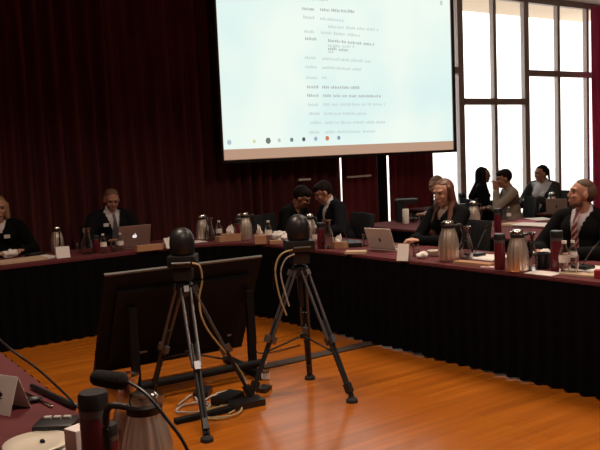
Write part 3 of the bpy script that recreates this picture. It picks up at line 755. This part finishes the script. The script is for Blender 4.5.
# corner
put('thermos', 203, 240, R(200), 'steel thermos jug furthest left on the curved corner table', GT, .95)
put('carafe', 210, 240.5, 0, 'glass carafe beside the leftmost jug of the corner table', GC, 1.05)
put('bottle', 219.5, 239.5, 0, 'water bottle between the corner carafe and the tissue box', GB)
put('tissue', 231, 241, R(-20), 'brown tissue box with white tissue left on the curved corner table', GX, .95)
box_('cardboard_box', 221, 242, .09, .08, .06, .1, 'small brown box left of the corner tissue box', CARDB, 'box')
put('thermos', 246, 240, R(160), 'steel thermos jug at the middle of the curved corner table', GT)
put('flask', 239, 240.5, 0, 'burgundy flask touching the middle corner jug', GF, .95)
put('thermos', 240.5, 237, R(40), 'steel thermos jug half hidden behind the burgundy corner flask', GT, .9)
put('bottle', 269, 242.5, 0, 'water bottle at the right end of the corner clutter', GB, 1.1)
put('tissue', 260.5, 243, R(60), 'brown tissue box seen end-on between the corner jug and the bottle', GX, 1.0)
crumple(279, 239, 'crumpled white cloth right of the corner water bottle', .08)
crumple(287, 240, 'smaller crumpled white cloth behind the right hand camera', .06)
box_('cardboard_box', 276, 243.5, .12, .09, .03, -.5, 'flat brown box lying in front of the crumpled white cloth', CARDB, 'box')
# right table, far end
put('thermos', 310, 243, R(100), 'steel thermos jug nearest the right hand camera', GT, 1.0)
put('flask', 321.5, 248.5, 0, 'slim burgundy flask between a jug and a carafe before the leaning man', GF, 1.0)
put('carafe', 328, 248.5, 0, 'glass carafe before the man in the navy suit', GC, 1.15)
put('bottle', 316, 246, 0, 'water bottle squeezed beside the jug before the leaning man', GB, .95)
box_('cardboard_box', 356, 253.5, .17, .10, .022, R(-50), 'flat tan box before the black gadget on the right table', TAN, 'box')
mk_phone(354, 246, 'black console with grey buttons left of the white tablet', R(60), .20, .12, .04)
put('tissue', 339, 248, R(-70), 'brown tissue box with upright tissue before the leaning man', GX, .7)
put('glass', 366, 246, 0, 'drinking glass left of the white backed tablet', GG)
pl = at(383, 250.5); laptop((pl.x, pl.y, TZ+.001), R(-78+0), 'white backed tablet computer with a black mark on the right table', mat('pale_tablet', (.60, .52, .46), .5), 112, .27, .19, 'dark')
card(at(404, 260), R(-58), 'white name card beside the tablet before the auburn haired woman', .09, .125)
put('glass', 416, 256, 0, 'drinking glass before the hands of the auburn haired woman', GG, .9)
crumple(422, 258, 'crumpled white napkin before the auburn haired woman', .045)
def mk_bowl(px, py, label):
    p = at(px, py); o = MB().lathe([(0, 0), (.03, 0), (.035, .004), (.055, .045), (.052, .045), (.033, .009), (0, .007)], 24).build('bowl', CERAMIC, None, True); o.location = (p.x, p.y, TZ+.0005); return tag(o, label, 'bowl')
mk_bowl(434, 256, 'small pale bowl left of the big jug before the auburn haired woman')
put('thermos', 449, 261, R(140), 'large steel thermos jug before the woman with long auburn hair', GT, 1.1)
put('carafe', 466, 259, 0, 'glass carafe right of the jug before the auburn haired woman', GC, 1.12)
sheet('paper_stack', 484, 258, .24, .30, .2, 'white papers right of the carafe on the right table', WHITEP, n=3)
box_('tray', 474, 265, .30, .09, .022, R(-82), 'low brown tray at the table edge below the glass carafe', CARDB, 'tray')
box_('notebook', 490, 267.5, .12, .06, .006, R(-70), 'small bright notepad left of the burgundy flask', mat('pale_pink', (.75, .55, .55), .5), 'notepad')
put('flask', 500, 269, 0, 'burgundy flask left of the two overlapping jugs on the right table', GF, 1.06)
put('thermos', 518, 271.5, R(150), 'large steel thermos jug left of the black mug on the right table', GT, 1.02)
put('carafe', 529.5, 270, R(90), 'glass carafe half behind the large jug near the black mug', GC, 1.15)
def mk_mug(px, py, label):
    p = at(px, py); t = thing('mug', label, 'mug', (p.x, p.y, TZ+.0005), R(60))
    MB().lathe([(0, 0), (.045, 0), (.05, .01), (.05, .105), (.046, .105), (.044, .012), (0, .01)], 24).build('cup', BLACK, t, 'x')
    MB().tube([(.048, 0, .085), (.08, 0, .085), (.085, 0, .05), (.049, 0, .02)], .006).build('handle', BLACK, t, True)
mk_mug(543, 268, 'black mug between the carafe and the tall flask on the right table')
crumple(546, 259, 'crumpled white napkin behind the black mug', .06)
put('flask', 557, 270.5, 0, 'tallest burgundy flask, before the man with the striped tie', GF, 1.16)
put('bottle', 564.5, 273.5, 0, 'water bottle right of the tallest burgundy flask', GB, 1.1)
put('glass', 573.5, 274, 0, 'drinking glass before the man with the striped tie', GG, 1.1)
put('bottle', 573, 266, 0, 'water bottle behind the drinking glass near the striped tie', GB, .9)
sheet('paper', 545, 273.5, .14, .20, .1, 'single white sheet at the table edge below the black mug', WHITEP)
sheet('paper_stack', 594, 270, .22, .30, .2, 'white papers before the man at the right edge', WHITEP, n=3)
box_('folder', 588, 276, .34, .10, .012, R(-80), 'flat tan folder at the right hand table edge', TAN, 'folder')
box_('red_box', 600, 278, .06, .06, .05, .4, 'small red box cut off by the right edge', mat('red_box', (.35, .02, .03), .5), 'box')
# gooseneck microphones of the far tables
def pmic(bx, by, hx, hy, hz, label):
    a = at(bx, by); h = at(hx, hy, hz); d = h-a
    mic((a.x, a.y, TZ+.0005), 0, label, [(0, 0, .03), (d.x*.25, d.y*.25, d.z*.35), (d.x*.65, d.y*.65, d.z*.75), (d.x, d.y, d.z)], .04, .009)
pmic(475, 257, 487, 228, .98, 'gooseneck microphone leaning right between the two women with jugs')
pmic(582, 270, 599, 243, 1.0, 'gooseneck microphone before the man with the striped tie')
pmic(348, 244, 344, 232, .88, 'small gooseneck microphone before the leaning man')
# second row tables
SR = 'thermos jugs on the second row of tables'
put('thermos', 474, 226, R(160), 'steel thermos jug on the second row table behind the paper', GT, .95)
put('flask', 463, 225, 0, 'burgundy flask left of the second row jug', GF, 1.0)
put('flask', 498, 232, 0, 'burgundy flask standing in front of the covered table by the windows', GF, 1.0)
o = MB().lathe([(0, 0), (.036, 0), (.038, .004), (.038, .16), (.034, .165), (0, .165)], 24).build('paper_cup_stack', WHITEP, None, 'x'); p = at(406, 223.5); o.location = (p.x, p.y, TZ+.001); tag(o, 'white upright cylinder on the second row table left of the auburn haired woman', 'canister')
p = at(411, 221); t = thing('coffee_maker', 'black boxy coffee machine behind the white cylinder on the second row table', 'coffee machine', (6.08, 6.70, TZ+.001), R(55))
MB().box((0, 0, .02), (.20, .24, .04), bev=.01).build('base', BLACK, t); MB().box((0, .07, .14), (.20, .10, .22), bev=.01).build('tower', BLACK, t); MB().box((0, -.01, .235), (.20, .24, .06), bev=.015).build('top', BLACK, t)
put('glass', 413, 222.5, 0, 'drinking glass right of the white cylinder on the second row table', GG, 1.0)
put('glass', 421, 223, 0, 'drinking glass furthest right beside the white cylinder', GG, .9)
sheet('paper_stack', 536, 226, .30, .42, .25, 'messy white papers on the second row table behind the jugs', WHITEP, n=5)
sheet('folder', 527, 222, .3, .22, .5, 'red folder under loose papers on the second row table', mat('red_folder', (.35, .03, .06), .6), 'folder', .008)
sheet('paper_stack', 540, 219.5, .22, .3, -.4, 'white papers at the far end of the second row table', WHITEP, n=2)
sheet('tray', 512, 225, .22, .16, .2, 'tan tray with snacks on the second row table', TAN, 'tray', .02)
put('bottle', 509, 221, 0, 'water bottle in front of the man in khaki sweater', GB, .8)
put('thermos', 552, 213, R(30), 'steel thermos jug on the window table before the ponytailed woman', GT, .9)
pl = at(557, 214); laptop((pl.x, pl.y, TZ+.001), R(-60), 'brown backed laptop on the window table before the ponytailed woman', mat('brown_lid', (.26, .20, .17), .5), 105, .24, .17, 'dark')
put('flask', 477, 209.0, 0, 'dark flask on the covered table by the windows', GF, .6)

# ------------------------------------------------------------------ near table
put('thermos', 150, 498, R(-30), 'largest steel thermos jug in the foreground with black handle', GT, 1.0)
put('flask', 99, 484, 0, 'large burgundy flask in the foreground left of the big jug', GF, 1.1)
put('flask', 112, 484, 0, 'burgundy flask in the foreground touching the big jug, cut by the frame', GF, .72)
put('carafe', 131, 452, 0, 'glass carafe in the foreground behind the big jug', GC, 1.05)
put('glass', 119, 452, 0, 'drinking glass in the foreground between flask and carafe', GG, 1.0)
p = at(37, 447); pt = thing('plate', 'round cream plate with a dark crumb in the bottom left corner', 'plate', (p.x, p.y, TZ+.0005))
MB().lathe([(0, 0), (.06, 0), (.065, .004), (.10, .014), (.098, .017), (.062, .007), (0, .006)], 36).build('dish', CERAMIC, pt, 'all')
MB().box((.02, .01, .010), (.012, .02, .008), bev=.003).build('crumb', BLACKM, pt)
box_('sugar_caddy', 79, 452, .055, .055, .075, R(20), 'small white square holder beside the near burgundy flask', WHITEP, 'holder')
sheet('paper', 70, 447, .12, .1, .4, 'white paper sheet under the small white holder', WHITEP, th=.002)
p = at(7, 410)
card((p.x, p.y, TZ+.0005), R(-62), 'white name card with a dark emblem at the left edge in the foreground', .135, .125, emblem=True)
# near microphones
p = at(57, 430); q = at(62, 415)
hd = at(-6, 335, .98)
t = thing('gooseneck_microphone', 'foreground microphone whose thin neck leans out of the left edge', 'microphone', (p.x, p.y, TZ+.0005), R(-35))
b = MB(); b.box((0, 0, .016), (.13, .10, .03), bev=.012); b.build('base', BLACK, t, True)
for k in range(3): MB().box((-.035+.032*k, .022, .034), (.024, .018, .010), bev=.003).build('button', mat('pale_button', (.42, .40, .38), .5), t)
inv = Matrix.Rotation(R(35), 4, 'Z')
base = at(80, 410, TZ+.02)
def lp(w): return inv @ (Vector(w)-Vector((p.x, p.y, TZ)))
m1 = at(40, 371, .88); m0 = base
MB().tube([lp(base)-Vector((0, 0, 0)), lp(at(72, 401, .765)), lp(m1), lp(at(14, 352, .95)), lp(hd)], .0042).build('gooseneck', BLACK, t, True)
MB().cap(lp(at(75, 406, TZ+.012)), .011, lp(at(32, 386, TZ+.012)), .009).build('cable', BLACK, t, True)
hh_ = lp(hd); MB().cap(hh_, .016, hh_+(hh_-lp(at(14, 352, .95))).normalized()*.06, .015).build('foam_head', FOAM, t, True)
# second near microphone: base below the frame, head above the flask
b0 = at(205, 480, TZ); pp = ray(215, 480, 1.62); pp.z = TZ+.0005
t = thing('gooseneck_microphone', 'foreground microphone with black foam head crossing in front of the big jug', 'microphone', pp, 0)
MB().box((0, 0, .016), (.12, .10, .03), bev=.012).build('base', BLACK, t, True)
def lq(px, py, Z): return ray(px, py, Z)-pp
pts = [Vector((0, 0, .025)), lq(190, 455, 1.64), lq(166, 418, 1.66), lq(145, 393, 1.68), lq(128, 382, 1.70)]
MB().tube(pts, .0038).build('gooseneck', BLACK, t, True)
MB().cap(lq(120, 381, 1.71), .021, lq(98, 378, 1.73), .019).build('foam_head', FOAM, t, True)
# pen and dark strap on the near table
a = at(20, 392); c = at(52, 408)
tag(MB().cap(a+Vector((0, 0, .006)), .005, c+Vector((0, 0, .006)), .005).build('pen', CHROME, None, True), 'slim pen lying behind the plate in the foreground', 'pen')
tag(MB().ell(at(34, 399, TZ+.012), (.03, .02, .011)).build('computer_mouse', BLACK, None, True), 'small black rounded gadget beside the pen in the foreground', 'gadget')

# ------------------------------------------------------------------ monitor on its floor stand
A = at(104.5, 276, .85); Bv = at(262, 257, .85)
def w_from(px, Z, z):  # camera depth to world
    X = (px-300)/FPX*Z; return Vector((X*math.cos(HEAD)+Z*math.sin(HEAD), -X*math.sin(HEAD)+Z*math.cos(HEAD), z))
u = (Bv-A).normalized(); nrm = Vector((-u.y, u.x, 0)); 
C_ = A+nrm*.40; C_.z = .12
upv = (A-C_).normalized(); Ht = (A-C_).length; Wt = (Bv-A).length
fn = u.cross(upv).normalized()   # points to the camera side (down)
tv = thing('flat_screen_monitor', 'large black flat monitor seen from behind, tilted back on a floor stand', 'monitor', (0, 0, 0))
TM = Matrix((u, upv, fn)).transposed().to_4x4(); TM.translation = C_
TVM = mat('monitor_back', (.004, .004, .0045), .6, spec=.2)
MB().box((Wt/2, Ht/2, -.015), (Wt, Ht, .03), bev=.006).build('screen_frame', TVM, tv, M=TM)
MB().box((Wt/2, Ht*.48, .02), (Wt*.86, Ht*.74, .045), bev=.016).build('back_cover', TVM, tv, M=TM)
MB().box((Wt/2, Ht/2, -.031), (Wt*.96, Ht*.93, .002)).build('display', BLACK, tv, M=TM)
MB().box((Wt/2, Ht+.001, -.008), (Wt, .012, .018)).build('top_edge', mat('grey_bezel', (.14, .145, .14), .35, .3), tv, M=TM)
MB().box((.27*Wt, .20*Ht, .0435), (.08, .018, .002)).build('maker_plate', mat('plate_grey', (.35, .32, .30), .4), tv, M=TM)
MB().box((.86*Wt, .22*Ht, .0435), (.03, .018, .002)).build('sticker', mat('plate_grey', (.35, .32, .30), .4), tv, M=TM)
v = MB()
for k in range(14): v.box((Wt*(.30+.03*k), Ht*.70, .0435), (.012, .09, .002))
v.build('vents', BLACKM, tv, M=TM)
# stand: two uprights, cross bar, feet
for f in (.16, .92):
    q = A+u*Wt*f
    tl = Vector((q.x, q.y, 0))+nrm*.16
    s_ = thing_ = MB().box((0, 0, .29), (.055, .035, .58)); s_.build('upright', BLACKM, tv, M=Matrix.Translation(tl-nrm*.11+Vector((0, 0, .03))) @ Matrix.Rotation(math.atan2(u.y, u.x), 4, 'Z'))
    g_ = MB().box((0, 0, .025), (.06, .62, .045), bev=.008); g_.build('foot', BLACKM, tv, M=Matrix.Translation(tl+nrm*.03) @ Matrix.Rotation(math.atan2(u.y, u.x), 4, 'Z'))
a = A+u*Wt*.16-nrm*.02; c = A+u*Wt*.96-nrm*.02
MB().cyl((a.x, a.y, .10), (c.x, c.y, .10), .026).build('cross_bar', BLACKM, tv)

# ------------------------------------------------------------------ camera tripods
TRP = mat('tripod_black', (.020, .020, .022), .4, .3)
TRG = mat('tripod_grey', (.14, .14, .15), .35, .7)
def tripod(apex, feet, label, spread_z=.30):
    ax = Vector(apex); t = thing('camera_tripod', label, 'tripod', (ax.x, ax.y, 0), 0, 'camera tripods on the wooden floor'); o0 = Vector((ax.x, ax.y, 0))
    top = Vector((0, 0, ax.z))
    MB().cyl(top+Vector((0, 0, -.25)), top+Vector((0, 0, .05)), .016).build('centre_column', TRP, t, True)
    MB().lathe([(0, 0), (.05, 0), (.055, .02), (.055, .05), (.035, .065), (0, .065)], 20, Matrix.Translation(top-Vector((0, 0, .03)))).build('crown', TRP, t, 'x')
    ends = []
    for f in feet:
        F = Vector(f)-o0; F.z = 0.03; d = F-top; d.z = 0; dn = d.normalized(); side = Vector((-dn.y, dn.x, 0)); S = top+dn*.045
        ax_ = (F-S).normalized(); L = (F-S).length
        g = MB()
        for s in (-1, 1):
            g.tube([S+side*s*.028, S+ax_*L*.56+side*s*.022], .0095, smooth=0)
        g.box((0, 0, 0), (.075, .035, .05), M=Matrix.Translation(S+ax_*L*.56) @ ax_.to_track_quat('Z', 'X').to_matrix().to_4x4())
        g.box((0, 0, 0), (.070, .03, .04), M=Matrix.Translation(S+ax_*.02) @ ax_.to_track_quat('Z', 'X').to_matrix().to_4x4())
        lg = g.build('leg', TRG, t, True)
        h = MB()
        for s in (-.45, .45): h.tube([S+ax_*L*.40+side*s*.03, S+ax_*L*.992+side*s*.02], .011, smooth=0)
        h.box((0, 0, 0), (.05, .03, .06), M=Matrix.Translation(S+ax_*L*.93) @ ax_.to_track_quat('Z', 'X').to_matrix().to_4x4())
        h.build('lower_section', TRP, lg, True)
        MB().lathe([(0, 0), (.038, 0), (.036, .018), (.02, .032), (0, .034)], 16, Matrix.Translation((F.x, F.y, .0))).build('rubber_foot', RUBBER, lg, True)
        ends.append(S+ax_*L*.66)
    hub = Vector((0, 0, spread_z+.06)); g = MB(); g.cyl(hub-Vector((0, 0, .015)), hub+Vector((0, 0, .015)), .02)
    for e in ends: g.tube([hub, e], .006, smooth=0)
    g.build('spreader', TRP, t, True)
    return t
def ptz(apex, yaw, label):
    a = Vector(apex); t = thing('conference_camera', label, 'camera', (a.x, a.y, a.z), yaw, 'dome shaped conference cameras')
    MB().box((0, 0, .035), (.10, .10, .07), bev=.012).build('pan_head', TRP, t)
    MB().box((0, 0, .105), (.155, .155, .065), bev=.018).build('body', BLACK, t, True)
    MB().cyl((-.05, -.078, .10), (.05, -.078, .10), .006).build('indicator_strip', GREYM, t)
    g = MB(); g.lathe([(0, .138), (.060, .138), (.066, .15), (.068, .20), (.064, .235), (.048, .265), (.024, .28), (0, .283)], 28)
    g.build('dome_head', BLACK, t, 'all')
    t.scale = (1.15, 1.15, 1.15)
    l = MB(); l.cyl((0, .055, .205), (0, .085, .205), .034, .030, 20); l.build('lens', GLASS if False else mat('lens_glass', (.02, .02, .03), .05, coat=1), t, True)
    return t
f1 = [at(207, 441, 0), at(252, 402, 0), at(152, 398, 0)]
a1 = ray(184.5, 287, 4.72)
tripod(a1, f1, 'black tripod with pale leg rails in front of the monitor')
ptz(a1+Vector((0, 0, .045)), R(-34), 'black dome camera on the tripod in front of the monitor')
f2 = [at(352, 402, 0), at(310, 379, 0), at(252, 399, 0)]
a2 = ray(300, 270, 5.05)
tripod(a2, f2, 'black tripod standing clear on the wooden floor right of the monitor')
ptz(a2+Vector((0, 0, .045)), R(-20), 'black dome camera on the tripod right of the monitor')
# cables
def cable(name, pts, r, m_, label):
    return tag(MB().tube(pts, r, 7, 6).build(name, m_, None, True), label, 'cable')
v = lambda px, py, z=.012: at(px, py, z)
def near(apex, dx, dz):
    return Vector(apex)+R0*dx+Vector((0, 0, dz))-Fh*.10
cable('camera_cable', [near(a1, .07, .16), near(a1, .115, .14), near(a1, .125, .05), near(a1, .10, -.08), near(a1, .14, -.25), v(241, 372, .18), v(246, 392, .06), v(240, 406), v(228, 414)], .006, YELC, 'pale yellow cable hanging from the camera in front of the monitor')
cable('camera_cable', [near(a2, -.04, .15), near(a2, -.12, .12), near(a2, -.16, .02), near(a2, -.14, -.15), near(a2, -.10, -.28)], .006, YELC, 'pale cable looping down from the camera right of the monitor')
cable('camera_cable', [near(a2, -.03, .12), near(a2, -.09, .09), near(a2, -.125, .0), near(a2, -.10, -.14), near(a2, -.08, -.22)], .005, WHC, 'whitish second cable beside the loop on the right hand camera')
def coil(px, py, r, label, m_, n=2.3, seed=1):
    c = v(px, py); rn = random.Random(seed); pts = []
    for k in range(int(n*10)):
        a = k/10*2*PI; rr = r*(1+.15*rn.random()); pts.append((c.x+rr*math.cos(a), c.y+rr*.8*math.sin(a), .008+.004*(k/10)+.004*rn.random()))
    cable('power_cable', pts, .005, m_, label)
coil(193, 408, .10, 'pale coil of cable on the floor beside the front tripod leg', WHC, seed=2)
coil(222, 412, .12, 'yellow coil of cable lying under the left tripod', YELC, seed=3)
coil(226, 395, .08, 'white tangle of cable behind the left tripod', WHC, seed=6)
cable('power_cable', [v(178, 405), v(192, 395), v(200, 402), v(215, 395), v(232, 400), v(244, 398)], .006, WHC, 'white cable snaking between the tripod legs on the floor')
cable('power_cable', [v(246, 300, .55), v(254, 318, .35), v(256, 340, .12), v(257, 352), v(272, 352), v(300, 345)], .005, BLACK, 'thin black cable dropping from the right end of the monitor')
def strip(px0, py0, px1, py1, w, h, name, label, m_, cat):
    a = v(px0, py0, 0); c = v(px1, py1, 0); d = c-a
    o = MB().box((0, 0, h/2), (d.length, w, h), bev=h*.3).build(name, m_); o.location = (a+c)/2; o.location.z = .0008; o.rotation_euler = (0, 0, math.atan2(d.y, d.x)); return tag(o, label, cat)
strip(262, 368, 380, 342, .11, .012, 'cable_cover', 'flat dark cable cover crossing the floor from the tripod to the right table', mat('cable_cover_rubber', (.05, .035, .028), .7), 'cable cover')
strip(175, 424, 236, 410, .05, .03, 'power_strip', 'black bar lying on the floor behind the front tripod foot', BLACKM, 'bar')
box_('power_adapter', 228, 402, .20, .12, .05, .4, 'black equipment box on the floor under the tangled cables', BLACK, 'box', z=0)
box_('power_adapter', 246, 406, .22, .12, .04, -.1, 'black adapter on the floor by the right foot of the left tripod', BLACK, 'adapter', z=0)
box_('power_adapter', 203, 395, .16, .10, .04, .9, 'black adapter on the floor behind the front tripod leg', BLACK, 'adapter', z=0)
t = put('bottle', 266, 387, 0, 'small clear bottle standing on the floor beside the right tripod', 'bottles on the floor', .9, 0)
box_('power_adapter', 264, 391, .10, .07, .03, .5, 'small dark adapter on the floor before the clear bottle', BLACK, 'adapter', z=0)
